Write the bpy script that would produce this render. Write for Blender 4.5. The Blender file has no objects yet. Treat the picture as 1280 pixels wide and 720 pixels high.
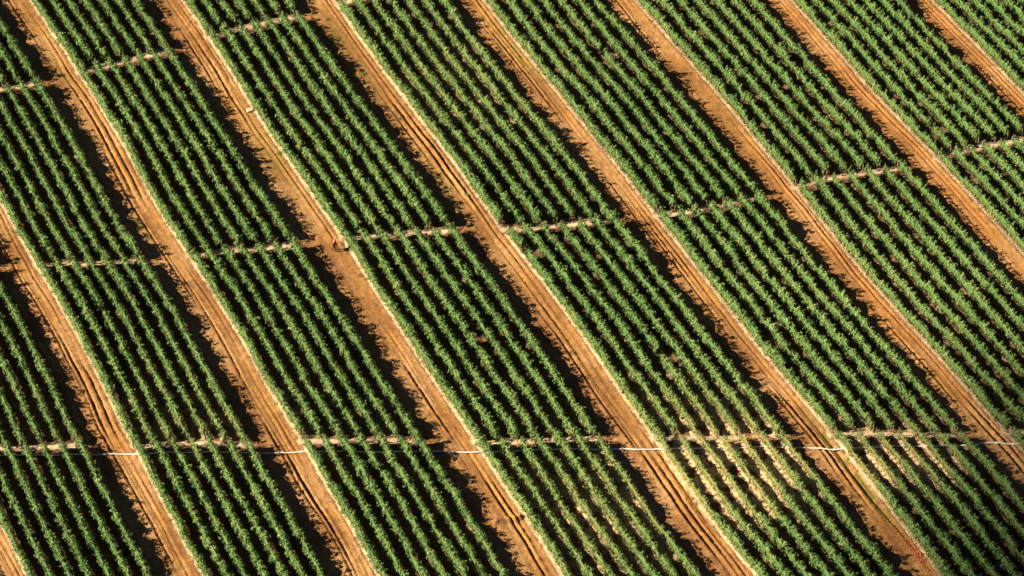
import bpy, bmesh, math, random
import numpy as np
from mathutils import Vector, Matrix

random.seed(7)
RNG = np.random.default_rng(11)

# ------------------------------------------------------------------ camera, sky, sun, exposure
SC = bpy.context.scene
COL = SC.collection
PITCH = math.radians(48.0)
FPX = 3565.0                      # focal length in pixels of a 1280 wide picture
DIST = 297.0                      # metres from the lens to the middle of the field
CAM = np.array([0.0, -DIST * math.cos(PITCH), DIST * math.sin(PITCH)])

cd = bpy.data.cameras.new('camera')
cam = bpy.data.objects.new('camera', cd)
COL.objects.link(cam)
cam.location = CAM
cam.rotation_euler = (math.pi / 2 - PITCH, 0, 0)
cd.sensor_width = 36.0
cd.lens = 36.0 * FPX / 1280.0
cd.clip_start = 1.0
cd.clip_end = 20000.0
SC.camera = cam
SC.render.resolution_x = 1024
SC.render.resolution_y = 576

SUN_EL = math.radians(33.0)
SHADOW_AZ = math.radians(7.0)     # shadows fall along +x, a little away from the camera
SUNV = Vector((-math.cos(SUN_EL) * math.cos(SHADOW_AZ), -math.cos(SUN_EL) * math.sin(SHADOW_AZ), math.sin(SUN_EL)))
world = bpy.data.worlds.new('World')
SC.world = world
world.use_nodes = True
wn = world.node_tree
sky = wn.nodes.new('ShaderNodeTexSky')
sky.sky_type = 'NISHITA'
sky.sun_disc = False
sky.sun_elevation = SUN_EL
sky.sun_rotation = math.atan2(SUNV.x, SUNV.y)
sky.air_density = 0.2
sky.dust_density = 0.1
sky.ozone_density = 1.5
bg = wn.nodes['Background']
bg.inputs['Strength'].default_value = 0.05
wn.links.new(sky.outputs[0], bg.inputs['Color'])

sd = bpy.data.lights.new('sun', 'SUN')
sd.energy = 5.0
sd.angle = math.radians(0.5)
sd.color = (1.0, 0.87, 0.64)
sun = bpy.data.objects.new('sun', sd)
COL.objects.link(sun)
sun.rotation_euler = SUNV.to_track_quat('Z', 'Y').to_euler()
sun.location = (-60, 0, 60)

SC.view_settings.view_transform = 'Standard'
SC.view_settings.look = 'None'
SC.view_settings.gamma = 1.0
SC.view_settings.use_curve_mapping = False
SC.view_settings.exposure = 1.38


# ------------------------------------------------------------------ where things stand on the ground
def p2g(x, y):
    """point of the 1280x720 photograph -> point of the ground plane (metres)"""
    x = np.asarray(x, float); y = np.asarray(y, float)
    a = x - 640.0; b = 360.0 - y
    dx = a
    dy = FPX * math.cos(PITCH) + b * math.sin(PITCH)
    dz = -FPX * math.sin(PITCH) + b * math.cos(PITCH)
    t = -CAM[2] / dz
    return np.stack([CAM[0] + dx * t, CAM[1] + dy * t], -1)


def g2p(gx, gy):
    rx = gx - CAM[0]; ry = gy - CAM[1]; rz = -CAM[2]
    depth = ry * math.cos(PITCH) - rz * math.sin(PITCH)
    up = ry * math.sin(PITCH) + rz * math.cos(PITCH)
    return 640.0 + FPX * rx / depth, 360.0 - FPX * up / depth


# the foot line of the first crop row beside every dirt lane, surveyed from the photograph
LANE = {
    1: [(0, 653), (30, 713)],
    2: [(0, 250), (20, 290), (50, 340), (80, 390), (107, 440), (127, 478), (153, 533), (177, 577), (213, 647), (252, 717)],
    3: [(36.7, 0), (66.7, 43), (97, 90), (125, 133), (153, 180), (183, 233), (187, 247), (233, 317), (277, 383), (310, 437), (330, 479), (353, 513), (380, 557), (403, 600), (427, 638), (470, 717)],
    4: [(227, 0), (257, 43), (293, 97), (317, 140), (353, 190), (380, 230), (390, 247), (427, 296), (467, 363), (504, 417), (540, 475), (570, 517), (600, 563), (640, 623), (670, 667), (700, 717)],
    5: [(417, 0), (427, 17), (467, 73), (507, 127), (544, 173), (587, 230), (594, 243), (644, 310), (694, 373), (734, 427), (764, 475), (804, 530), (854, 600), (886, 650), (943, 717)],
    6: [(604, 0), (644, 53), (694, 113), (737, 167), (790, 230), (797, 243), (854, 314), (903, 377), (943, 430), (985, 480), (1040, 543), (1100, 620), (1146, 680), (1173, 718)],
    7: [(792, 0), (853, 68), (910, 133), (953, 187), (993, 235), (1060, 320), (1123, 393), (1173, 447), (1200, 478), (1236, 520), (1272, 557)],
    8: [(988, 0), (1033, 50), (1096, 123), (1150, 177), (1205, 236), (1280, 320)],
    9: [(1163, 0), (1213, 50), (1280, 120)]}
TERMS = [(0, 0), (0, 1), (0, 2), (0, 3), (1, 0), (1, 1), (1, 2), (2, 0), (2, 1), (3, 0)]


def _basis(s, y):
    return np.stack([((s - 5) / 5) ** i * (y / 720.0) ** j for i, j in TERMS], -1)


_K = np.array([k for k in LANE for _ in LANE[k]], float)
_P = np.array([p for k in LANE for p in LANE[k]], float)
COEF = np.linalg.lstsq(_basis(_K, _P[:, 1]), _P[:, 0], rcond=None)[0]
CORR_Y = np.linspace(-200, 920, 57)
CORR = np.zeros((15, len(CORR_Y)))               # rows: s = -1 .. 13
for k in LANE:
    p = np.array(LANE[k])
    r = p[:, 0] - _basis(np.full(len(p), float(k)), p[:, 1]) @ COEF
    c = np.interp(CORR_Y, p[:, 1], r)
    for _ in range(2):
        c = np.convolve(np.pad(c, 1, 'edge'), [0.25, 0.5, 0.25], 'valid')
    CORR[k + 1] = c
CORR[:2] = CORR[2]; CORR[11:] = CORR[10]


def lane_x(s, y):
    s = np.asarray(s, float); y = np.asarray(y, float)
    base = _basis(s, y) @ COEF
    si = np.clip(s + 1, 0, 13.99); i = np.floor(si).astype(int); f = si - i
    yi = np.clip((y - CORR_Y[0]) / (CORR_Y[1] - CORR_Y[0]), 0, len(CORR_Y) - 1.001); j = np.floor(yi).astype(int); g = yi - j
    a = CORR[i, j] * (1 - g) + CORR[i, j + 1] * g
    b = CORR[i + 1, j] * (1 - g) + CORR[i + 1, j + 1] * g
    return base + a * (1 - f) + b * f


def lane_s(x, y):
    s = 5 + (x - 680 + 0.75 * (360 - y)) / 210.0
    for _ in range(12):
        d = (lane_x(s + 0.05, y) - lane_x(s - 0.05, y)) / 0.1
        s = s - np.clip((lane_x(s, y) - x) / np.maximum(d, 60), -1, 1)
        s = np.clip(s, -2.5, 14)
    return s


# the three cross paths and the white pipe
PATHS = [
    np.array([(-200, 150), (0, 113), (65, 100), (110, 88), (205, 65), (270, 42), (375, 20), (430, 3), (640, -50), (1500, -230)], float),
    np.array([(-200, 346), (60, 331), (180, 327), (250, 318), (375, 307), (440, 297), (580, 288), (645, 287), (775, 275), (845, 268), (920, 252), (970, 242), (1010, 229), (1060, 219), (1150, 207), (1185, 192), (1280, 175), (1500, 140)], float),
    np.array([(-200, 566), (0, 561), (90, 558), (190, 558), (230, 553), (307, 557), (390, 552), (524, 552), (620, 554), (710, 550), (800, 549), (866, 548), (913, 548), (1053, 543), (1106, 543), (1163, 545), (1280, 540), (1500, 536)], float)]
PATH_BELOW = 2.5
PIPE = np.array([(-160, 574), (0, 570), (110, 570), (167, 568), (213, 567), (327, 567), (380, 566), (427, 566), (544, 566), (600, 566), (674, 564), (777, 562), (824, 563), (863, 562), (953, 560), (1043, 562), (1093, 560), (1170, 559), (1210, 557), (1243, 554), (1262, 556), (1300, 558), (1440, 556)], float)


def path_y(i, x):
    return np.interp(x, PATHS[i][:, 0], PATHS[i][:, 1])


ROW_R = {0: .1115, 1: .1110, 2: .1085, 3: .1085, 4: .1090, 5: .1140, 6: .1150, 7: .1160, 8: .1160, 9: .115}
ROW_0 = 0.018


def row_ratio(k):
    kk = np.clip(np.asarray(k).astype(int), 0, 9)
    return np.array([ROW_R[i] for i in range(10)])[kk]


# ------------------------------------------------------------------ noise
class VNoise:
    def __init__(self, seed, n=256):
        self.g = np.random.default_rng(seed).random((n, n)); self.n = n

    def __call__(self, x, y):
        xi = np.floor(x).astype(int); yi = np.floor(y).astype(int)
        fx = x - xi; fy = y - yi
        fx = fx * fx * (3 - 2 * fx); fy = fy * fy * (3 - 2 * fy)
        n = self.n
        a = self.g[xi % n, yi % n]; b = self.g[(xi + 1) % n, yi % n]
        c = self.g[xi % n, (yi + 1) % n]; d = self.g[(xi + 1) % n, (yi + 1) % n]
        return (a * (1 - fx) + b * fx) * (1 - fy) + (c * (1 - fx) + d * fx) * fy


N1, N2, N3, N4 = VNoise(1), VNoise(2), VNoise(3), VNoise(4)


def sstep(a, b, x):
    t = np.clip((x - a) / (b - a), 0, 1)
    return t * t * (3 - 2 * t)


def dryness(px, py):
    """how withered the crop is at a place (0 lush, 1 dry)"""
    d = 0.95 * np.exp(-(((px - 930) / 105) ** 2 + ((py - 580) / 62) ** 2) ** 1.3)
    d += 0.9 * np.exp(-(((px - 1120) / 75) ** 2 + ((py - 575) / 38) ** 2) ** 1.3)
    d += 0.55 * np.exp(-(((px - 780) / 150) ** 2 + ((py - 640) / 90) ** 2))
    d += 0.22 * np.exp(-(((px - 850) / 120) ** 2 + ((py - 500) / 35) ** 2))
    d += 0.30 * np.exp(-(((px - 250) / 200) ** 2 + ((py - 530) / 40) ** 2))
    d += 0.30 * np.exp(-(((px - 560) / 90) ** 2 + ((py - 110) / 70) ** 2))
    return np.clip(d, 0, 1)


# ------------------------------------------------------------------ materials
def new_mat(name):
    m = bpy.data.materials.new(name); m.use_nodes = True
    return m, m.node_tree, m.node_tree.nodes['Principled BSDF']


def soil_material():
    m, nt, b = new_mat('soil')
    L = nt.links.new; N = nt.nodes.new
    at = N('ShaderNodeAttribute'); at.attribute_name = 'soil'
    tc = N('ShaderNodeTexCoord')
    n1 = N('ShaderNodeTexNoise'); n1.inputs['Scale'].default_value = 1.3; n1.inputs['Detail'].default_value = 8; n1.inputs['Roughness'].default_value = 0.7
    n2 = N('ShaderNodeTexNoise'); n2.inputs['Scale'].default_value = 7.0; n2.inputs['Detail'].default_value = 5
    L(tc.outputs['Object'], n1.inputs['Vector']); L(tc.outputs['Object'], n2.inputs['Vector'])
    r1 = N('ShaderNodeMapRange'); r1.inputs[1].default_value = .3; r1.inputs[2].default_value = .7; r1.inputs[3].default_value = .62; r1.inputs[4].default_value = 1.22
    L(n1.outputs[0], r1.inputs[0])
    r2 = N('ShaderNodeMapRange'); r2.inputs[1].default_value = .3; r2.inputs[2].default_value = .7; r2.inputs[3].default_value = .66; r2.inputs[4].default_value = 1.22
    L(n2.outputs[0], r2.inputs[0])
    mu = N('ShaderNodeMath'); mu.operation = 'MULTIPLY'; L(r1.outputs[0], mu.inputs[0]); L(r2.outputs[0], mu.inputs[1])
    mx = N('ShaderNodeVectorMath'); mx.operation = 'SCALE'
    L(at.outputs['Color'], mx.inputs[0]); L(mu.outputs[0], mx.inputs['Scale'])
    L(mx.outputs[0], b.inputs['Base Color'])
    b.inputs['Roughness'].default_value = 0.95
    b.inputs['Specular IOR Level'].default_value = 0.1
    bp = N('ShaderNodeBump'); bp.inputs['Strength'].default_value = 1.0; bp.inputs['Distance'].default_value = 0.07
    L(n2.outputs[0], bp.inputs['Height']); L(bp.outputs[0], b.inputs['Normal'])
    return m


def foliage_material():
    m, nt, b = new_mat('crop_leaves')
    L = nt.links.new; N = nt.nodes.new
    t = N('ShaderNodeAttribute'); t.attribute_name = 'tint'
    d = N('ShaderNodeAttribute'); d.attribute_name = 'dry'
    cr = N('ShaderNodeValToRGB'); e = cr.color_ramp.elements
    e[0].position = 0.0; e[0].color = (.047, .112, .032, 1)
    e[1].position = 1.0; e[1].color = (.335, .41, .155, 1)
    x = e.new(.45); x.color = (.124, .214, .057, 1)
    x = e.new(.75); x.color = (.205, .292, .089, 1)
    L(t.outputs['Fac'], cr.inputs[0])
    cd_ = N('ShaderNodeValToRGB'); e = cd_.color_ramp.elements
    e[0].position = 0.0; e[0].color = (.24, .215, .055, 1)
    e[1].position = 1.0; e[1].color = (.55, .43, .16, 1)
    L(t.outputs['Fac'], cd_.inputs[0])
    mx = N('ShaderNodeMix'); mx.data_type = 'RGBA'
    L(d.outputs['Fac'], mx.inputs[0]); L(cr.outputs[0], mx.inputs[6]); L(cd_.outputs[0], mx.inputs[7])
    L(mx.outputs[2], b.inputs['Base Color'])
    b.inputs['Roughness'].default_value = 0.55
    b.inputs['Specular IOR Level'].default_value = 0.25
    tr = N('ShaderNodeBsdfTranslucent'); L(mx.outputs[2], tr.inputs['Color'])
    ms = N('ShaderNodeMixShader'); ms.inputs[0].default_value = 0.12
    L(b.outputs[0], ms.inputs[1]); L(tr.outputs[0], ms.inputs[2])
    L(ms.outputs[0], nt.nodes['Material Output'].inputs[0])
    return m


def noisy_material(name, c1, c2, scale=6.0, rough=0.8, spec=0.2):
    m, nt, b = new_mat(name)
    L = nt.links.new; N = nt.nodes.new
    tc = N('ShaderNodeTexCoord')
    n = N('ShaderNodeTexNoise'); n.inputs['Scale'].default_value = scale; n.inputs['Detail'].default_value = 5
    L(tc.outputs['Object'], n.inputs['Vector'])
    cr = N('ShaderNodeValToRGB'); e = cr.color_ramp.elements
    e[0].position = .3; e[0].color = (*c1, 1); e[1].position = .7; e[1].color = (*c2, 1)
    L(n.outputs[0], cr.inputs[0]); L(cr.outputs[0], b.inputs['Base Color'])
    b.inputs['Roughness'].default_value = rough
    b.inputs['Specular IOR Level'].default_value = spec
    return m


M_SOIL = soil_material()
M_LEAF = foliage_material()
M_STRAW = noisy_material('dry_straw', (.42, .31, .15), (.64, .51, .31), 2.0, .9, .1)
_nt = M_STRAW.node_tree                                  # brown litter inside the beds, darkened to deepen the shade there; bleached straw at the sunny edge
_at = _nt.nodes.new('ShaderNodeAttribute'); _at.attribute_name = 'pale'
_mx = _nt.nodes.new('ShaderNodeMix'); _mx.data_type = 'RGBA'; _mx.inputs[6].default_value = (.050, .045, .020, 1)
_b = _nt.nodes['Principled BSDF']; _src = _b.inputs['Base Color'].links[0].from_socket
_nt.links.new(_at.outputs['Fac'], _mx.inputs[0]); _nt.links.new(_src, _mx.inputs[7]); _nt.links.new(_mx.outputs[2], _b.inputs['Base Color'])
M_POST = noisy_material('weathered_wood', (.30, .22, .14), (.48, .38, .26), 9.0, .85, .1)
M_PIPE = noisy_material('white_plastic', (.66, .66, .64), (.82, .82, .80), 1.5, .45, .4)
M_TOM = noisy_material('tomato_skin', (.40, .045, .020), (.55, .13, .04), 1.2, .35, .5)
M_SHIRT = noisy_material('red_cloth', (.26, .012, .016), (.36, .022, .024), 14.0, .85, .1)
M_TROUS = noisy_material('dark_cloth', (.03, .03, .045), (.05, .05, .07), 14.0, .9, .1)
M_SKIN = noisy_material('skin', (.33, .18, .11), (.38, .21, .13), 10.0, .6, .3)
M_HAT = noisy_material('pale_cloth', (.40, .25, .18), (.48, .32, .25), 14.0, .9, .1)
M_SACK = noisy_material('white_sack_weave', (.36, .30, .22), (.48, .41, .31), 8.0, .8, .2)
M_WEED = noisy_material('weed_leaves', (.07, .11, .03), (.16, .18, .05), 5.0, .7, .2)
M_DWEED = noisy_material('dark_weed_leaves', (.020, .035, .018), (.05, .07, .03), 5.0, .7, .2)
M_CLOUD = noisy_material('cloud_white', (.86, .87, .9), (.92, .92, .93), .05, 1.0, .0)


# ------------------------------------------------------------------ mesh helpers
def np_mesh(name, V, F, mat, attrs=None, smooth=False):
    """V (n,3), F (m,4) quads -> mesh"""
    me = bpy.data.meshes.new(name)
    V = np.ascontiguousarray(V, np.float32); F = np.ascontiguousarray(F, np.int32)
    me.vertices.add(len(V)); me.vertices.foreach_set('co', V.ravel())
    me.loops.add(F.size); me.loops.foreach_set('vertex_index', F.ravel())
    me.polygons.add(len(F))
    me.polygons.foreach_set('loop_start', np.arange(0, F.size, F.shape[1], dtype=np.int32))
    if smooth:
        me.polygons.foreach_set('use_smooth', np.ones(len(F), bool))
    me.update(calc_edges=True)
    for an, (kind, data) in (attrs or {}).items():
        a = me.attributes.new(an, kind, 'POINT')
        a.data.foreach_set('value' if kind == 'FLOAT' else 'color', np.ascontiguousarray(data, np.float32).ravel())
    me.materials.append(mat)
    return me


def obj(name, me, parent=None, loc=None):
    o = bpy.data.objects.new(name, me)
    COL.objects.link(o)
    if parent is not None: o.parent = parent
    if loc is not None: o.location = loc
    return o


def tag(o, label=None, cat=None, group=None, kind=None):
    if label: o['label'] = label
    if cat: o['category'] = cat
    if group: o['group'] = group
    if kind: o['kind'] = kind
    return o


def thing(name, loc, label, cat, group=None):
    o = bpy.data.objects.new(name, None)
    o.empty_display_size = 0.2
    COL.objects.link(o); o.location = loc
    return tag(o, label, cat, group)


def bm_mesh(name, bm, mat, smooth=False):
    me = bpy.data.meshes.new(name)
    bm.to_mesh(me); bm.free()
    me.materials.append(mat)
    if smooth:
        for p in me.polygons: p.use_smooth = True
    return me


def tube(points, radius, seg=8):
    """tube along 3-D points -> V, F (quads, open ends closed by tiny rings)"""
    P = np.asarray(points, float)
    T = np.gradient(P, axis=0); T /= np.linalg.norm(T, axis=1)[:, None]
    up = np.array([0, 0, 1.0])
    if abs(T[:, 2]).max() > 0.9: up = np.array([0, 1.0, 0.02])
    S = np.cross(T, up); S /= np.linalg.norm(S, axis=1)[:, None]
    U = np.cross(S, T)
    a = np.linspace(0, 2 * math.pi, seg, endpoint=False)
    r = np.broadcast_to(np.asarray(radius, float), (len(P),)).copy()
    P = np.concatenate([P[:1], P, P[-1:]]); S = np.concatenate([S[:1], S, S[-1:]]); U = np.concatenate([U[:1], U, U[-1:]])
    r = np.concatenate([[0.02 * r[0]], r, [0.02 * r[-1]]])
    V = P[:, None] + r[:, None, None] * (S[:, None] * np.cos(a)[None, :, None] + U[:, None] * np.sin(a)[None, :, None])
    n = len(P)
    i = np.arange(n - 1)[:, None] * seg; j = np.arange(seg)[None]; j2 = (j + 1) % seg
    F = np.stack([i + j, i + seg + j, i + seg + j2, i + j2], -1).reshape(-1, 4)
    return V.reshape(-1, 3), F


# ------------------------------------------------------------------ the ground
def soil_state(gx, gy, detail=True):
    """height and colour of the soil at ground points"""
    px, py = g2p(gx, gy)
    s = lane_s(px, py)
    k = np.floor(s + 0.02).astype(int)
    f = s - k                                            # -.02 .. .98
    r = row_ratio(k)
    per = 15.6                                           # metres from lane to lane, square to the rows
    last = ROW_0 + 6 * r
    j = np.clip(np.round((f - ROW_0) / r), 0, 7)
    drow = np.abs(f - ROW_0 - j * r) * per
    j7 = (j > 6.5)
    nxt = np.abs(f - 1 - ROW_0) * per
    drow = np.where(j7, 9.0, drow); drow = np.minimum(drow, nxt)
    side = (f - ROW_0 - j * r) * per
    side = np.where(nxt < drow + 1e-6, (f - 1 - ROW_0) * per, side)
    lane = sstep(last + 0.03, last + 0.06, f) * (1 - sstep(0.985, 1.0, f))
    lane = np.maximum(lane, 0)
    lanek = np.where(f > 0.5, k + 1, k)
    # cross paths
    path = np.zeros_like(gx)
    for i in range(3):
        c = path_y(i, px)
        path = np.maximum(path, sstep(-5, 0, py - c) * (1 - sstep(PATH_BELOW - 3, PATH_BELOW + 3, py - c)))
    along = py / 8.9                                     # about metres, down the lane
    nb = N1(gx * .22, gy * .22); nm = N2(gx * .9, gy * .9); nf = N3(gx * 2.6, gy * 2.6); nff = N4(gx * 4.3, gy * 5.3); nfff = N1(gx * 7.1 + 3, gy * 7.1)
    lu = 1 - f
    lw = 1.018 - last                                    # lane width in s
    q = (f - last) / lw                                  # 0 at the last row .. 1 at the next first row
    wob = (N2(along * .12 + lanek * 7.3, lanek * 3.1) - .5) * .09 + (N3(along * .35 + lanek * 4.1, lanek * 1.9) - .5) * .035
    rough = lane * (1 - sstep(.50, .60, q + wob))
    track = lane * sstep(.52, .60, q + wob) * (1 - sstep(.93, .97, q))
    # wheel ruts
    rut = np.zeros_like(gx)
    for c, w, seed, gain in ((.535, .10, 2.2, 1.0), (.70, .10, 7.7, .55), (.80, .09, 5.1, .8), (.925, .11, 9.4, .9)):
        amp = sstep(.42, .72, N1(along * .10 + lanek * 5.9 + seed * 3, lanek * 2.3 + seed)) * gain
        dm = (q + wob - c) * lw * per
        rut += amp * (np.exp(-(dm / w) ** 2) - 0.55 * np.exp(-((dm - 2.1 * w) / (w * 1.1)) ** 2) - 0.45 * np.exp(-((dm + 2.1 * w) / (w * 1.1)) ** 2))
    # stretches where tractors have churned the lane
    for lk, y0, hh, c, w, am in ((2, 480, 60, .62, .13, 1.2), (2, 500, 50, .78, .12, 1.1), (3, 170, 80, .66, .12, 1.2), (3, 190, 60, .80, .11, 1.1), (3, 420, 90, .60, .10, .9), (3, 640, 70, .62, .14, 1.1),
                                 (4, 105, 50, .72, .12, 1.1), (4, 60, 60, .86, .10, .8), (4, 500, 50, .64, .13, 1.2), (4, 660, 60, .70, .13, 1.1), (5, 180, 60, .68, .13, 1.3), (5, 210, 45, .80, .11, 1.2),
                                 (5, 400, 90, .66, .10, .9), (5, 620, 80, .60, .13, 1.3), (5, 640, 60, .74, .12, 1.3), (5, 600, 60, .86, .10, 1.0), (6, 90, 60, .62, .12, 1.0), (6, 330, 90, .60, .09, 1.0), (6, 560, 70, .64, .13, 1.2), (7, 560, 50, .66, .14, 1.2), (7, 540, 40, .82, .12, 1.1)):
        amp = am * (lanek == lk) * np.exp(-((py - y0) / hh) ** 4)
        dm = (q + wob * .6 - c) * lw * per
        rut += amp * (np.exp(-(dm / w) ** 2) - 0.5 * np.exp(-((dm - 2.1 * w) / (w * 1.1)) ** 2) - 0.45 * np.exp(-((dm + 2.1 * w) / (w * 1.1)) ** 2)) * (.6 + .8 * nf)
    # a wet and weedy wheel track in the lane through the withered crop
    wet = np.exp(-((py - 590) / 75) ** 4) * (lanek == 6) * np.exp(-((q - .80) / .10) ** 4)
    wet2 = np.exp(-((py - 600) / 60) ** 4) * (lanek == 6) * np.exp(-((q - .52) / .035) ** 2)
    rut += wet * .9
    # heights
    bed = 0.16 * np.exp(-(drow / .38) ** 2)
    z = bed * (1 - path)
    z -= lane * .05
    z -= 0.23 * rut * lane
    z += rough * (0.05 * np.clip(nf - .45, 0, 1) + 0.06 * nff * (.3 + nm) + .07 * nfff + .05 * nm)
    z += (1 - rough) * (.035 * nf + .025 * nff)
    z += track * (.03 * nm + .10 * np.clip(nff - .55, 0, 1) * nb)
    z += 0.10 * (1 - lane) * (nf - .3) * (1 - np.exp(-(drow / .4) ** 2))
    # a low bank across one lane
    c = p2g(640, 649)
    dd = (gy - c[1]) - 0.28 * (gx - c[0])
    bank = np.exp(-(dd / .32) ** 2) * (lanek == 4) * lane
    z += bank * .38 * (.7 + .6 * nf)
    # colours
    C = np.empty(gx.shape + (4,)); C[..., 3] = 1

    def col(*v): return np.array(v)
    field = col(.13, .056, .030); ro = col(.355, .182, .070); tr = col(.375, .186, .060); pa = col(.72, .56, .37); straw = col(.60, .48, .30)
    olive = col(.20, .155, .035); dark = col(.20, .09, .035)
    base = field[None, :] * np.ones(gx.shape + (1,))  # soil between the crop rows is coloured darker to deepen their shade

    def mix(w, c):
        nonlocal base
        w = np.clip(w, 0, 1)[..., None]
        base = base * (1 - w) + c * w
    mix(rough, ro); mix(track, tr)
    across = q * lw * per
    stk = N4(across * 2.2 + lanek * 17.7, along * .16 + lanek * 3.3); stk2 = N1(across * 5.5 + lanek * 9.1, along * .35)
    mix(lane * sstep(.52, .80, stk) * .62, col(.20, .088, .032))
    mix(lane * sstep(.60, .9, stk2) * .45, col(.22, .095, .035))
    mix(lane * sstep(.62, .9, 1 - stk2) * .35, col(.45, .27, .125))
    mix(lane * sstep(.66, .85, nff) * .55, col(.21, .095, .038))
    mix(lane * rough * sstep(.62, .82, nfff) * .5, col(.19, .085, .034))
    warm = sstep(5.5, 7.5, lanek)
    mix(lane * warm * .35, col(.36, .145, .040))
    mix(lane * sstep(.93, 1.0, q) * .8, ro)
    mix(lane * sstep(.55, .8, nb) * .45, col(.42, .24, .11))
    mix(lane * (1 - sstep(.26, .50, nb)) * .5, dark)
    grassy = np.zeros_like(gx)
    for (lk, y0, hh, qq, qw, am) in ((4, 190, 60, .78, .22, .75), (6, 60, 45, .80, .2, .7), (3, 90, 40, .5, .3, .35), (3, 285, 25, .45, .12, .6), (2, 290, 35, .4, .15, .6), (5, 70, 60, .45, .2, .5), (5, 220, 40, .5, .2, .45), (7, 130, 80, .75, .2, .25)):
        grassy = np.maximum(grassy, (lanek == lk) * am * np.exp(-((py - y0) / hh) ** 2 - ((q - qq) / qw) ** 2))
    mix(lane * grassy * sstep(.25, .6, nf * .6 + nm * .4), olive)
    mix(lane * np.clip(wet, 0, 1) * .9 * sstep(.15, .55, nm * .5 + nf * .5), col(.13, .115, .022))
    mix(lane * np.clip(wet2, 0, 1) * .6 * sstep(.3, .6, nf), olive)
    mix(path * (.6 + .4 * nm) * (1 - lane), pa)
    st = np.exp(-((side + .26) / .17) ** 4)
    st = st * np.where((np.abs(side + (j7 * 0)) < 5) & (nxt < 1.2) | (np.abs(f - ROW_0) * per < 1.2), 1.0, np.clip(.10 + 1.6 * dryness(px, py), 0, 1))
    mix(st * (1 - .55 * warm) * sstep(.18, .55, nf * .5 + nff * .5) * .95 * (1 - .5 * path), straw)
    dr = dryness(px, py) * (1 - lane)
    mix(dr * .9 * sstep(.30, .62, nf * .5 + nm * .5), col(.62, .46, .24))
    C[..., :3] = base
    return z, C, lane, path, lanek, k


print('ground')
gx0, gx1, gy0, gy1 = -78.0, 78.0, -58.0, 68.0
STEP = 0.14
xs = np.arange(gx0, gx1 + STEP, STEP); ys = np.arange(gy0, gy1 + STEP, STEP)
GX, GY = np.meshgrid(xs, ys)
GZ, GC, LN, PA, LK, _ = soil_state(GX, GY)
edge = np.minimum.reduce([GX - xs[0], xs[-1] - GX, GY - ys[0], ys[-1] - GY])
GZ *= sstep(0, 4, edge)


def ground_z(x, y):
    i = int(np.clip(round((y - ys[0]) / STEP), 0, len(ys) - 1)); j = int(np.clip(round((x - xs[0]) / STEP), 0, len(xs) - 1))
    return float(GZ[i, j])


def ground_z_arr(x, y):
    i = np.clip(np.round((y - ys[0]) / STEP), 0, len(ys) - 1).astype(int); j = np.clip(np.round((x - xs[0]) / STEP), 0, len(xs) - 1).astype(int)
    return GZ[i, j]


ny, nx = GX.shape
IDX = np.arange(nx * ny).reshape(ny, nx)
Q = np.stack([IDX[:-1, :-1], IDX[:-1, 1:], IDX[1:, 1:], IDX[1:, :-1]], -1).reshape(-1, 4)
qc_lane = (LN[:-1, :-1] > 0.5).ravel(); qc_path = ((PA[:-1, :-1] > 0.5) & (LN[:-1, :-1] <= 0.5)).ravel(); qk = LK[:-1, :-1].ravel()
ALLV = np.stack([GX, GY, GZ], -1).reshape(-1, 3); ALLC = GC.reshape(-1, 4)


def sub_ground(name, mask):
    F = Q[mask]
    if not len(F): return
    u, inv = np.unique(F.ravel(), return_inverse=True)
    me = np_mesh(name, ALLV[u], inv.reshape(-1, 4), M_SOIL, {'soil': ('FLOAT_COLOR', ALLC[u])}, True)
    tag(obj(name, me), kind='structure')


sub_ground('field_soil', ~qc_lane & ~qc_path)
sub_ground('cross_path', qc_path)
for k in range(1, 11):
    m = qc_lane & (qk == k)
    if m.sum() > 200: sub_ground('dirt_lane', m)
m = qc_lane & ((qk < 1) | (qk > 10))
sub_ground('dirt_lane', m)
# the plain beyond, one ring of eight quads that butts against the field
FAR = 9000.0
cx = [-FAR, xs[0], xs[-1], FAR]; cy = [-FAR, ys[0], ys[-1], FAR]
V = np.array([(x, y, 0) for y in cy for x in cx]); F = np.array([(r * 4 + c, r * 4 + c + 1, r * 4 + c + 5, r * 4 + c + 4) for r in range(3) for c in range(3) if not (r == 1 and c == 1)])
tag(obj('ground', np_mesh('ground', V, F, M_SOIL, {'soil': ('FLOAT_COLOR', np.tile([.30, .15, .07, 1], (16, 1)))})), kind='structure')


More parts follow.
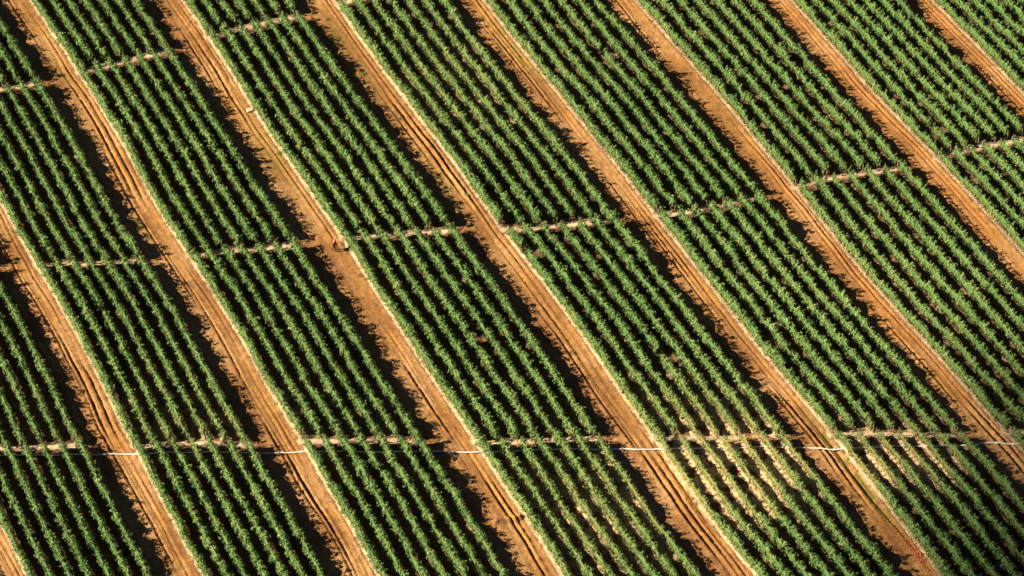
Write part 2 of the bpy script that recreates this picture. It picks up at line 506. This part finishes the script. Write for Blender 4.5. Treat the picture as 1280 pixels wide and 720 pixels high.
# ------------------------------------------------------------------ crop plants
def plant_library(nvar, ntip, nleaf, seed):
    rg = np.random.default_rng(seed)
    out = np.empty((nvar, ntip * nleaf, 4, 3)); tin = np.empty((nvar, ntip * nleaf))
    for v in range(nvar):
        th = rg.random(ntip) * 2 * math.pi
        h = rg.random(ntip) ** 0.75                              # more growth high up
        rad = 0.50 * np.sqrt(np.clip(1 - ((h - .45) / .62) ** 2, .12, 1)) * (.72 + .42 * rg.random(ntip))
        tips = np.stack([np.cos(th) * rad, np.sin(th) * rad, .10 + 1.70 * h], -1)
        # some leading shoots that stick up
        lead = rg.choice(ntip, 3, replace=False)
        tips[lead, 0] *= .35; tips[lead, 1] *= .35; tips[lead, 2] = 1.72 + .30 * rg.random(3)
        ttint = rg.random(ntip)
        c = tips[:, None] + rg.normal(0, 1, (ntip, nleaf, 3)) * np.array([.105, .105, .085])
        c = c.reshape(-1, 3)
        outw = c * np.array([1, 1, 0]); outw /= np.linalg.norm(outw, axis=1)[:, None] + 1e-6
        n = outw * .6 + np.array([0, 0, .75]) + rg.normal(0, .55, c.shape)
        n /= np.linalg.norm(n, axis=1)[:, None]
        d = outw * .8 + np.array([0, 0, -.35]) + rg.normal(0, .6, c.shape)
        d -= n * (d * n).sum(1)[:, None]; d /= np.linalg.norm(d, axis=1)[:, None]
        w = np.cross(n, d)
        Ls = rg.uniform(.16, .27, len(c))[:, None]; Ws = Ls * rg.uniform(.5, .75, len(c))[:, None]
        out[v, :, 0] = c - d * Ls * .5
        out[v, :, 1] = c + w * Ws * .5 + n * .02
        out[v, :, 2] = c + d * Ls * .5 - n * .03
        out[v, :, 3] = c - w * Ws * .5 + n * .02
        tin[v] = np.clip(.30 * np.repeat(ttint, nleaf) + .32 * rg.random(ntip * nleaf), 0, 1)
    return out, tin


LIB, LIBT = plant_library(14, 18, 9, 5)
NL = LIB.shape[1]


def foliage_mesh(C, D, hs, ws, dry, tb, rg, dusty=0.0):
    """C plant feet (m,3), D unit row direction (m,2), hs/ws height and width factors, dry, tb tint base"""
    m = len(C)
    var = rg.integers(0, len(LIB), m); ang = rg.random(m) * 2 * math.pi
    P = LIB[var]
    thin = rg.random((m, NL)) < (1 - .30 * np.clip(dry, 0, 1))[:, None]
    ca, sa = np.cos(ang)[:, None, None], np.sin(ang)[:, None, None]
    X = (P[..., 0] * ca - P[..., 1] * sa) * ws[:, None, None]
    Y = (P[..., 0] * sa + P[..., 1] * ca) * ws[:, None, None]
    Z = P[..., 2] * hs[:, None, None]
    V = np.stack([X + C[:, 0, None, None], Y + C[:, 1, None, None], Z + C[:, 2, None, None]], -1)
    T = np.clip(LIBT[var] + tb[:, None], 0, 1)
    zrel = P[:, :, 0, 2]
    dl = np.clip(dry[:, None] * (1.25 - .45 * zrel) * (.55 + .9 * rg.random((m, NL))) - .05, 0, 1)
    dl = np.maximum(dl, (rg.random((m, NL)) < .22) * np.clip(1.0 - zrel / .75, 0, 1) * .9)
    if np.ndim(dusty):                              # dust from the lane on the low leaves
        dl = np.maximum(dl, dusty[:, None] * np.clip(1.05 - zrel / 1.3, 0, 1) * (.4 + .6 * rg.random((m, NL))))
    V = V[thin]; T = T[thin]; dl = dl[thin]
    nq = len(V)
    Vl = V.reshape(-1, 3); Fl = np.arange(nq * 4).reshape(-1, 4)
    # leafy core
    seg = 8
    a = np.linspace(0, 2 * math.pi, seg, endpoint=False)
    cr = .22 * ws[:, None] * (.75 + .5 * rg.random((m, seg))) * (1 - .35 * dry[:, None])
    ch = .58 * hs[:, None] * (.85 + .3 * rg.random((m, seg)))
    side = np.stack([-D[:, 1], D[:, 0]], -1)
    hz = np.cos(a)[None] * cr; vz = .92 * hs[:, None] + np.sin(a)[None] * ch
    jit = rg.normal(0, .05, (m, seg))
    RV = np.stack([C[:, 0, None] + side[:, 0, None] * hz + D[:, 0, None] * jit, C[:, 1, None] + side[:, 1, None] * hz + D[:, 1, None] * jit, C[:, 2, None] + vz], -1)
    first = RV[:1].mean(1, keepdims=True) + (RV[:1] - RV[:1].mean(1, keepdims=True)) * .03
    lastr = RV[-1:].mean(1, keepdims=True) + (RV[-1:] - RV[-1:].mean(1, keepdims=True)) * .03
    RV = np.concatenate([first, RV, lastr])
    n = len(RV)
    i = np.arange(n - 1)[:, None] * seg; jj = np.arange(seg)[None]; j2 = (jj + 1) % seg
    Fc = np.stack([i + jj, i + seg + jj, i + seg + j2, i + j2], -1).reshape(-1, 4) + len(Vl)
    dist = np.linalg.norm(np.diff(C[:, :2], axis=0), axis=1)
    okq = np.concatenate([[True], dist < .95, [True]])
    Fc = Fc.reshape(n - 1, seg, 4)[okq].reshape(-1, 4)
    dcore = np.concatenate([dry[:1], dry, dry[-1:]])
    Vall = np.concatenate([Vl, RV.reshape(-1, 3)]); Fall = np.concatenate([Fl, Fc])
    tint = np.concatenate([np.repeat(T, 4), np.full(n * seg, .22)])
    dr = np.concatenate([np.repeat(dl, 4), np.repeat(dcore * .5, seg)])
    return np_mesh('foliage', Vall, Fall, M_LEAF, {'tint': ('FLOAT', tint), 'dry': ('FLOAT', dr)})


def dry_base_mesh(C, D, dry, rg, edge):
    """withered lower leaves and straw lying along the foot of a row"""
    per = 22 if np.ndim(edge) or dry.max() > .15 else 6
    m = len(C)
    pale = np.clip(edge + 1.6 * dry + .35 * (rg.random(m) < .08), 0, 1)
    side = np.stack([-D[:, 1], D[:, 0]], -1)
    o = np.clip(rg.normal(-.24, .085, (m, per)), -.5, .3)
    al = rg.uniform(-.3, .3, (m, per))
    h = np.abs(rg.normal(.10, .16, (m, per))) * np.clip(1 - np.abs(o + .1), .3, 1)
    c = np.stack([C[:, 0, None] + side[:, 0, None] * o + D[:, 0, None] * al, C[:, 1, None] + side[:, 1, None] * o + D[:, 1, None] * al, C[:, 2, None] * 0 + h + .03], -1)
    c[..., 2] += ground_z_arr(c[..., 0], c[..., 1])
    c = c.reshape(-1, 3)
    n = np.array([0, 0, 1.0]) + rg.normal(0, .45, c.shape); n /= np.linalg.norm(n, axis=1)[:, None]
    d = rg.normal(0, 1, c.shape); d -= n * (d * n).sum(1)[:, None]; d /= np.linalg.norm(d, axis=1)[:, None]
    w = np.cross(n, d)
    Ls = rg.uniform(.10, .22, len(c))[:, None]; Ws = Ls * .5
    V = np.stack([c - d * Ls * .5, c + w * Ws * .5, c + d * Ls * .5, c - w * Ws * .5], 1).reshape(-1, 3)
    F = np.arange(len(V)).reshape(-1, 4)
    # the trodden straw mat under them, one ragged strip
    t = np.linspace(0, m - 1, m * 2); ii = np.arange(m)
    cx_ = np.interp(t, ii, C[:, 0]); cy_ = np.interp(t, ii, C[:, 1]); sx_ = np.interp(t, ii, side[:, 0]); sy_ = np.interp(t, ii, side[:, 1])
    cols = np.array([-.36, -.27, -.16, .02]); hgt = np.array([-.03, .035, .045, -.03])
    jo = cols[None] + rg.normal(0, .05, (len(t), 4)); 
    mx_ = cx_[:, None] + sx_[:, None] * jo; my_ = cy_[:, None] + sy_[:, None] * jo
    mz_ = ground_z_arr(mx_, my_) + hgt[None] + rg.normal(0, .02, jo.shape)
    MV = np.stack([mx_, my_, mz_], -1).reshape(-1, 3)
    q = np.arange(len(t) - 1)[:, None] * 4 + np.arange(3)[None]
    MF = np.stack([q, q + 4, q + 5, q + 1], -1).reshape(-1, 4) + len(V)
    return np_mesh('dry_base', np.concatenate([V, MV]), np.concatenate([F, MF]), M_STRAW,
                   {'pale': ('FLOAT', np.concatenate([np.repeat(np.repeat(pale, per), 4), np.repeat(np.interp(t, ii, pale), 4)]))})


def post_mesh():
    V, F = tube([(0, 0, -.15), (0.01, 0, .7), (0.0, .015, 1.4), (.02, .01, 2.12)], [.032, .030, .029, .026], 7)
    return np_mesh('end_post', V, F, M_POST)


POST = post_mesh()
ORD = ['first', 'second', 'third', 'fourth', 'fifth', 'sixth', 'seventh', 'eighth', 'ninth', 'tenth']
BAND = ['beyond the uppermost cross path', 'between the uppermost and middle paths', 'between the middle path and white pipe', 'below the white pipe']


def row_line(k, j, y0, y1, n=240):
    y = np.linspace(y0, y1, n)
    s = np.full(n, k + ROW_0 + j * ROW_R[max(0, min(9, k))])
    return lane_x(s, y), y


# bare gaps in rows where the photograph shows open soil: pixel x, y, radius px
GAPS = [(608, 452, 4.5), (626, 480, 4.5), (643, 168, 5), (1053, 88, 5)]
rows = 0
total = 0.0
YTOP, YBOT, XL, XR = -70, 812, -70, 1350
print('rows')
for k in range(0, 10):
    for j in range(7):
        x, y = row_line(k, j, YTOP, YBOT, 900)
        g = p2g(x, y)
        cuts = [path_y(i, x) for i in range(3)]
        band = np.zeros(len(x), int); ok = (x > XL) & (x < XR)
        for i in range(3):
            band[y > cuts[i] + PATH_BELOW / 2] = i + 1
            jit0 = random.uniform(-5, 5); jit1 = random.uniform(-5, 5)
            ok &= ~((y > cuts[i] - 1 + jit0 * .6) & (y < cuts[i] + PATH_BELOW + jit1 * .6))
        for b in range(4):
            sel = ok & (band == b)
            if sel.sum() < 8: continue
            xx, yy, gg = x[sel], y[sel], g[sel]
            # leave out rows of which the picture shows nothing
            vis = (xx > -25) & (xx < 1305) & (yy > -18) & (yy < 745)
            if vis.sum() < 4: continue
            seglen = np.concatenate([[0], np.cumsum(np.linalg.norm(np.diff(gg, axis=0), axis=1))])
            Lr = seglen[-1]
            m = max(3, int(Lr / .56))
            t = (np.arange(m) + .5) / m * Lr
            rg = np.random.default_rng(1000 + k * 97 + j * 13 + b)
            t = np.clip(t + rg.normal(0, .07, m), 0, Lr)
            cx_ = np.interp(t, seglen, gg[:, 0]); cy_ = np.interp(t, seglen, gg[:, 1])
            wob = (N3(t * .35 + k * 11.3 + b * 3.3, np.full(m, j * 1.7)) - .5) * .13
            tx = np.gradient(cx_); ty = np.gradient(cy_); ll = np.hypot(tx, ty); D = np.stack([tx / ll, ty / ll], -1)
            side = np.stack([-D[:, 1], D[:, 0]], -1)
            cx_ += side[:, 0] * (wob + rg.normal(0, .045, m)); cy_ += side[:, 1] * (wob + rg.normal(0, .045, m))
            ppx, ppy = g2p(cx_, cy_)
            C = np.stack([cx_, cy_, ground_z_arr(cx_, cy_)], -1)
            dry = np.clip(dryness(ppx, ppy) * (.35 + 1.2 * N2(cx_ * .45, cy_ * .45)) * (.6 + .8 * N4(cx_ * 1.1, cy_ * 1.1)), 0, 1)
            vig = N1(cx_ * .16 + 9, cy_ * .16)                 # slow change of vigour over the field
            hs = (.74 + .20 * vig + .22 * (N2(t * .9 + k, np.full(m, j + b * 5.0)) - .5) + rg.normal(0, .075, m)) * (1 - .38 * dry)
            ws = (.64 + .13 * vig + rg.normal(0, .085, m)) * (1 - .36 * dry)
            rt = np.clip((ppx + (360 - ppy) * .7 - 780) / 420, 0, 1)      # lower, tidier crop towards the far right
            hs *= 1 - .04 * rt; ws *= 1 - .27 * rt
            weak = rg.random(m) < .045
            hs[weak] *= .70; ws[weak] *= .75
            big = rg.random(m) < .06
            hs[big] *= 1.14; ws[big] *= 1.18
            keep = rg.random(m) > .0004
            for (qx, qy, qr) in GAPS: keep &= np.hypot(ppx - qx, ppy - qy) > qr
            C, D, hs, ws, dry = C[keep], D[keep], hs[keep], ws[keep], dry[keep]
            if len(C) < 3: continue
            tb = (.08 + .26 * (N3(C[:, 0] * .07, C[:, 1] * .07) - .3) + .36 * (N2(C[:, 0] * .025 + 4, C[:, 1] * .025) - .45) + rg.normal(0, .10, len(C)) + rg.normal(0, .04))
            root = thing('crop_row', (float(C[0, 0]), float(C[0, 1]), 0.0), None, 'crop row', 'staked crop rows in beds between dirt lanes')
            if k == 0:
                lab = '%s leafy green row left of the first dirt lane, %s' % (ORD[6 - j], BAND[b])
            else:
                lab = '%s leafy row right of the %s dirt lane, %s' % (ORD[j], ORD[k - 1], BAND[b])
            root['label'] = lab
            off = np.array([C[0, 0], C[0, 1], 0])
            fo = obj('foliage', foliage_mesh(C - off, D, hs, ws, dry, tb, rg, (.25 + .55 * rt[keep]) if j == 0 else 0.0), root)
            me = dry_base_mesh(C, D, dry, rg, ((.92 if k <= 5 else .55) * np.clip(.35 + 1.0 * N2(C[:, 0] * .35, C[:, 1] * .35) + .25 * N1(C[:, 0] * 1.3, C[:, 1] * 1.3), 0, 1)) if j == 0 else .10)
            me.transform(Matrix.Translation((-off[0], -off[1], 0)))
            obj('dry_base', me, root)
            for e in (0, -1):
                pe = C[e] + np.array([D[e, 0], D[e, 1], 0]) * (.30 if e == -1 else -.30)
                ex, ey = g2p(pe[0], pe[1])
                if -10 < ex < 1290 and -10 < ey < 745:
                    po = obj('end_post', POST, root, (pe[0] - off[0], pe[1] - off[1], ground_z(pe[0], pe[1])))
                    po.rotation_euler = (random.uniform(-.1, .1), random.uniform(-.1, .1), random.uniform(0, 6))
                    po.scale = (1, 1, random.uniform(.48, .66))
            rows += 1; total += Lr
print('rows', rows, 'length', total)

# ------------------------------------------------------------------ the white irrigation pipe
pp = []
for x in np.arange(-70, 1352, 7.0):
    y = np.interp(x, PIPE[:, 0], PIPE[:, 1]) + .5 * math.sin(x * .043) + .35 * math.sin(x * .11 + 1)
    g = p2g(x, y)
    pp.append((g[0], g[1], 0))
pp = np.array(pp)
zz = ground_z_arr(pp[:, 0], pp[:, 1]); zz = np.maximum(zz, np.convolve(np.pad(zz, 2, 'edge'), np.ones(5) / 5, 'valid'))
pp[:, 2] = zz + .06
base = pp[len(pp) // 2].copy(); base[2] = 0
pipe = thing('irrigation_pipe', tuple(base), 'thin white irrigation pipe lying along the lowest cross path over the dirt lanes', 'pipe')
V, F = tube(pp - base, .062, 10)
obj('tube', np_mesh('tube', V, F, M_PIPE, smooth=True), pipe)
for x in (167, 380, 600, 824, 1043, 1243, 1270):
    i = int(np.argmin(np.abs(g2p(pp[:, 0], pp[:, 1])[0] - x)))
    i = min(max(i, 1), len(pp) - 2)
    a, b_ = pp[i - 1] - base, pp[i + 1] - base; c = pp[i] - base; d = (b_ - a) / np.linalg.norm(b_ - a)
    V, F = tube([c - d * .18, c - d * .06, c + d * .06, c + d * .18], [.07, .085, .085, .07], 10)
    obj('coupling', np_mesh('coupling', V, F, M_PIPE, smooth=True), pipe)


# ------------------------------------------------------------------ the person in red
def skin_mesh(name, verts, edges, radii, mat, sub=2):
    me = bpy.data.meshes.new(name)
    me.from_pydata(verts, edges, [])
    o = bpy.data.objects.new(name, me); COL.objects.link(o)
    sk = o.modifiers.new('skin', 'SKIN')
    for i, r in enumerate(radii):
        me.skin_vertices[0].data[i].radius = (r, r) if not isinstance(r, tuple) else r
        me.skin_vertices[0].data[i].use_root = (i == 0)
    ss = o.modifiers.new('sub', 'SUBSURF'); ss.levels = sub; ss.render_levels = sub
    dg = bpy.context.evaluated_depsgraph_get()
    out = bpy.data.meshes.new_from_object(o.evaluated_get(dg))
    bpy.data.objects.remove(o)
    out.name = name; out.materials.clear(); out.materials.append(mat)
    for p in out.polygons: p.use_smooth = True
    return out


def ball(bm, c, r, seg=12, scale=(1, 1, 1)):
    mt = Matrix.Translation(c) @ Matrix.Diagonal((*[r * s for s in scale], 1))
    bmesh.ops.create_uvsphere(bm, u_segments=seg, v_segments=max(6, seg * 2 // 3), radius=1, matrix=mt)


def person(px, py, rz):
    g = p2g(px, py)
    root = thing('person', (g[0], g[1], ground_z(g[0], g[1])), 'person in a red long sleeved shirt and dark trousers walking on the dirt lane', 'person')
    root.rotation_euler = (0, 0, rz)
    #      pelvis            chest            neck              head base         crown
    v = [(0, 0, .95), (0, .02, 1.20), (0, .03, 1.38), (0, .05, 1.48), (0, .07, 1.58), (0, .07, 1.68),
         (.10, 0, .90), (.11, .20, .50), (.11, .14, .08), (.11, .27, .03),
         (-.10, 0, .90), (-.11, -.04, .48), (-.11, -.30, .10), (-.11, -.20, .03),
         (.19, .02, 1.36), (.26, -.06, 1.10), (.27, .06, .88), (.27, .10, .79),
         (-.19, .02, 1.36), (-.26, .08, 1.10), (-.25, .25, .93), (-.24, .31, .87)]
    e = [(0, 1), (1, 2), (2, 3), (3, 4), (4, 5), (0, 6), (6, 7), (7, 8), (8, 9), (0, 10), (10, 11), (11, 12), (12, 13),
         (2, 14), (14, 15), (15, 16), (16, 17), (2, 18), (18, 19), (19, 20), (20, 21)]
    r = [(.15, .11), (.155, .11), (.15, .10), .055, .085, .075, .085, .062, .045, .035, .085, .062, .045, .035,
         .06, .047, .036, .030, .06, .047, .036, .030]
    body = obj('body', skin_mesh('body', v, e, r, M_SKIN), root)
    # fingers and thumbs
    bm = bmesh.new()
    for sx, hx in ((1, v[17]), (-1, v[21])):
        dirv = Vector(v[17]) - Vector(v[16]) if sx == 1 else Vector(v[21]) - Vector(v[20])
        dirv.normalize()
        for q in range(4):
            ball(bm, Vector(hx) + dirv * (.045 + .006 * (q in (1, 2))) + Vector((0, (q - 1.5) * .017, 0)), .009, 6, (1, 1, 3.2))
        ball(bm, Vector(hx) + Vector((-sx * .01, .04, .0)), .011, 6, (1, 1, 2.2))
    # face: nose, ears
    ball(bm, (0, .155, 1.585), .016, 8, (1, 1.2, 1.5))
    for sx in (-1, 1): ball(bm, (sx * .082, .065, 1.59), .02, 8, (.5, 1, 1.5))
    obj('hands_and_face', bm_mesh('hands_and_face', bm, M_SKIN, True), root)
    sv = [v[0], v[1], v[2], v[14], v[15], v[16], v[18], v[19], v[20]]
    se = [(0, 1), (1, 2), (2, 3), (3, 4), (4, 5), (2, 6), (6, 7), (7, 8)]
    sr = [(.21, .17), (.215, .17), (.20, .15), .095, .078, .058, .095, .078, .058]
    obj('shirt', skin_mesh('shirt', sv, se, sr, M_SHIRT), root)
    tv = [v[0], v[6], v[7], v[8], v[10], v[11], v[12]]
    te = [(0, 1), (1, 2), (2, 3), (0, 4), (4, 5), (5, 6)]
    tr = [(.165, .125), .105, .080, .062, .105, .080, .062]
    obj('trousers', skin_mesh('trousers', tv, te, tr, M_TROUS), root)
    bm = bmesh.new()
    for i_ in (9, 13): ball(bm, Vector(v[i_]) + Vector((0, -.05, .01)), .05, 8, (.9, 2.4, .8))
    obj('boots', bm_mesh('boots', bm, M_TROUS, True), root)
    bm = bmesh.new()
    ball(bm, (0, .07, 1.67), .115, 16, (1, 1.1, .72))
    bmesh.ops.create_cone(bm, cap_ends=True, segments=24, radius1=.17, radius2=.11, depth=.03, matrix=Matrix.Translation((0, .09, 1.645)))
    obj('hat', bm_mesh('hat', bm, M_HAT, True), root)
    return root


person(418, 313.5, math.radians(-100))


# ------------------------------------------------------------------ small things on the lanes
def weed(px, py, size, label, mat, n=60, name='weed_clump', cat='weed', group='weeds growing on the dirt lanes'):
    g = p2g(px, py)
    rg = np.random.default_rng(int(px * 13 + py))
    root = thing(name, (g[0], g[1], ground_z(g[0], g[1])), label, cat, group)
    r = np.sqrt(rg.random(n)) * size; a = rg.random(n) * 6.283
    c = np.stack([np.cos(a) * r, np.sin(a) * r * .8, (.05 + .55 * rg.random(n) * (1 - r / size * .7)) * size], -1)
    nn = np.array([0, 0, 1.0]) + rg.normal(0, .6, c.shape); nn /= np.linalg.norm(nn, axis=1)[:, None]
    d = rg.normal(0, 1, c.shape); d -= nn * (d * nn).sum(1)[:, None]; d /= np.linalg.norm(d, axis=1)[:, None]
    w = np.cross(nn, d); Ls = (rg.uniform(.25, .5, n) * size)[:, None]; Ws = Ls * .4
    V = np.stack([c - d * Ls * .5, c + w * Ws * .5, c + d * Ls * .5, c - w * Ws * .5], 1).reshape(-1, 3)
    V[:, 2] = np.maximum(V[:, 2], .01)
    obj('leaves', np_mesh('leaves', V, np.arange(len(V)).reshape(-1, 4), mat), root)
    SV, SF = [], []
    for q in range(5):
        tip = c[q * 7 % n]
        a_, f_ = tube([(0, 0, -.02), (tip[0] * .5, tip[1] * .5, tip[2] * .7), tuple(tip)], [.02, .016, .008], 5)
        SF.append(f_ + sum(len(s) for s in SV)); SV.append(a_)
    obj('stems', np_mesh('stems', np.concatenate(SV), np.concatenate(SF), mat), root)


weed(76, 95, .42, 'dark low weed clump beside the wheel rut in the third dirt lane', M_DWEED, 110, group=None)
weed(176, 285, .40, 'olive weed tuft on the third dirt lane beside the shadow edge', M_WEED)
weed(18, 291, .42, 'olive weed tuft on the second dirt lane near the left picture edge', M_WEED)
weed(6, 303, .34, 'small weed tuft lowest left on the second dirt lane, among clods', M_WEED)
weed(410, 24, .36, 'round weed tuft on the fifth dirt lane below the uppermost path', M_WEED)
weed(421, 47, .38, 'olive weed tuft in the fifth dirt lane, second from the picture top', M_WEED)
weed(455, 92, .40, 'pale weed tuft at the shadow edge of the fifth dirt lane', M_WEED)
weed(497, 150, .42, 'weed tuft at the shadow edge halfway up the fifth lane above the person', M_WEED)
weed(583, 245, .36, 'weed tuft on the fifth lane just above the middle cross path', M_WEED)
weed(349, 192, .36, 'green weed tuft against the crop foot of the fourth dirt lane', M_WEED)
weed(236, 370, .30, 'small weed tuft halfway down the third dirt lane by its rut', M_WEED)
weed(452, 345, .36, 'yellowish weed tuft below the person by the crop foot', M_WEED)


def sack(px, py, rz, label, s=1.0):
    g = p2g(px, py)
    root = thing('sack', (g[0], g[1], ground_z(g[0], g[1])), label, 'sack', None)
    root.rotation_euler = (0, 0, rz)
    bm = bmesh.new()
    bmesh.ops.create_grid(bm, x_segments=10, y_segments=7, size=1)
    bm2 = bmesh.new()
    bmesh.ops.create_cube(bm2, size=1)
    bmesh.ops.subdivide_edges(bm2, edges=bm2.edges[:], cuts=6, use_grid_fill=True)
    bm.free()
    rr = random.Random(int(px))
    for v in bm2.verts:
        x, y, z = v.co * 2
        pin = (1 - .35 * x ** 4) * (1 - .30 * y ** 4)
        v.co = Vector((x * .42 * s * (1 - .12 * abs(y) ** 3), y * .27 * s * (1 - .15 * abs(x) ** 3), (.15 + z * .15 * pin) * s))
        v.co += Vector((rr.uniform(-1, 1), rr.uniform(-1, 1), rr.uniform(-.5, .5))) * .012
    obj('bag', bm_mesh('bag', bm2, M_SACK, True), root)
    bm = bmesh.new()
    bmesh.ops.create_cone(bm, cap_ends=True, segments=10, radius1=.07 * s, radius2=.13 * s, depth=.16 * s,
                          matrix=Matrix.Translation((.47 * s, 0, .15 * s)) @ Matrix.Rotation(math.pi / 2, 4, 'Y'))
    obj('tied_neck', bm_mesh('tied_neck', bm, M_SACK, True), root)


sack(313, 139, .3, 'pale sack lying at the crop foot of the fourth dirt lane')
sack(436, 14, .9, 'pale sack lying at the crop foot of the fifth lane, by the picture top', .9)


# ------------------------------------------------------------------ red tomatoes on the ground
def tomatoes(name, pts, r0, r1, seed):
    rg = np.random.default_rng(seed)
    bm = bmesh.new(); bmesh.ops.create_icosphere(bm, subdivisions=1, radius=1); bm.verts.ensure_lookup_table()
    U = np.array([v.co[:] for v in bm.verts]); T = np.array([[v.index for v in f.verts] for f in bm.faces]); bm.free()
    r = rg.uniform(r0, r1, len(pts))
    P = np.array([(x, y, ground_z(x, y)) for x, y in pts]); P[:, 2] += r * .8
    V = (P[:, None] + U[None] * r[:, None, None] * np.array([1, 1, .85])).reshape(-1, 3)
    F = (T[None] + (np.arange(len(pts)) * len(U))[:, None, None]).reshape(-1, 3)
    me = np_mesh(name, V, F, M_TOM, smooth=True)
    return tag(obj(name, me), kind='stuff')


def scatter(px, py, n, sx, sy, ang, seed):
    rg = np.random.default_rng(seed); c = p2g(px, py)
    a = rg.normal(0, sx, n); b = rg.normal(0, sy, n)
    return np.stack([c[0] + a * math.cos(ang) - b * math.sin(ang), c[1] + a * math.sin(ang) + b * math.cos(ang)], -1)


def rowdir(px, py):
    s = float(lane_s(np.array([px * 1.0]), np.array([py * 1.0]))[0])
    a = p2g(lane_x(np.array([s]), np.array([py - 8.0]))[0], py - 8); b = p2g(lane_x(np.array([s]), np.array([py + 8.0]))[0], py + 8)
    return math.atan2(b[1] - a[1], b[0] - a[0])


for (px, py, n, sx, sy, sd_, lab) in (
        (1147, 693, 110, 1.0, .16, 1, 'dense band of red tomatoes spread along the sixth dirt lane by the crop'),
        (1127, 672, 45, 1.6, .5, 2, 'loose red tomatoes strewn over the sixth dirt lane, above the dense band'),
        (631, 400, 60, .8, .25, 3, 'heap of dark red tomatoes in the shade between two crop rows'),
        (637, 412, 30, .6, .2, 4, 'few red tomatoes below the dark red heap between the rows'),
        (491, 524, 45, .5, .2, 5, 'small red tomato patch above the white pipe in the third wide bed'),
        (936, 551, 90, .7, .4, 6, 'red tomatoes on the bare path through the withered crop'),
        (972, 560, 60, .9, .4, 7, 'red tomatoes by the lane end of the bare path in withered crop'),
        (905, 640, 45, 1.5, .3, 8, 'scattered red tomatoes among withered rows below the white pipe')):
    o = tomatoes('fallen_tomatoes', scatter(px, py, n, sx, sy, rowdir(px, py), sd_), .045, .075, sd_)
    tag(o, lab, 'tomatoes')


# ------------------------------------------------------------------ a cumulus far up towards the sun: it shades the lower right corner
def cloud(px, py, dist, size):
    g = p2g(px, py)
    c = Vector((g[0], g[1], 0)) + SUNV * dist
    bm = bmesh.new()
    rr = random.Random(4)
    for q in range(34):
        ball(bm, Vector((rr.gauss(0, .42), rr.gauss(0, .36), abs(rr.gauss(0, .16)))) * size, size * rr.uniform(.12, .30), 18, (1, 1, .8))
    me = bm_mesh('cloud', bm, M_CLOUD, True)
    o = obj('cloud', me, loc=c)
    tag(o, kind='structure')
    return o


cloud(1355, 950, 2200, 32.0)
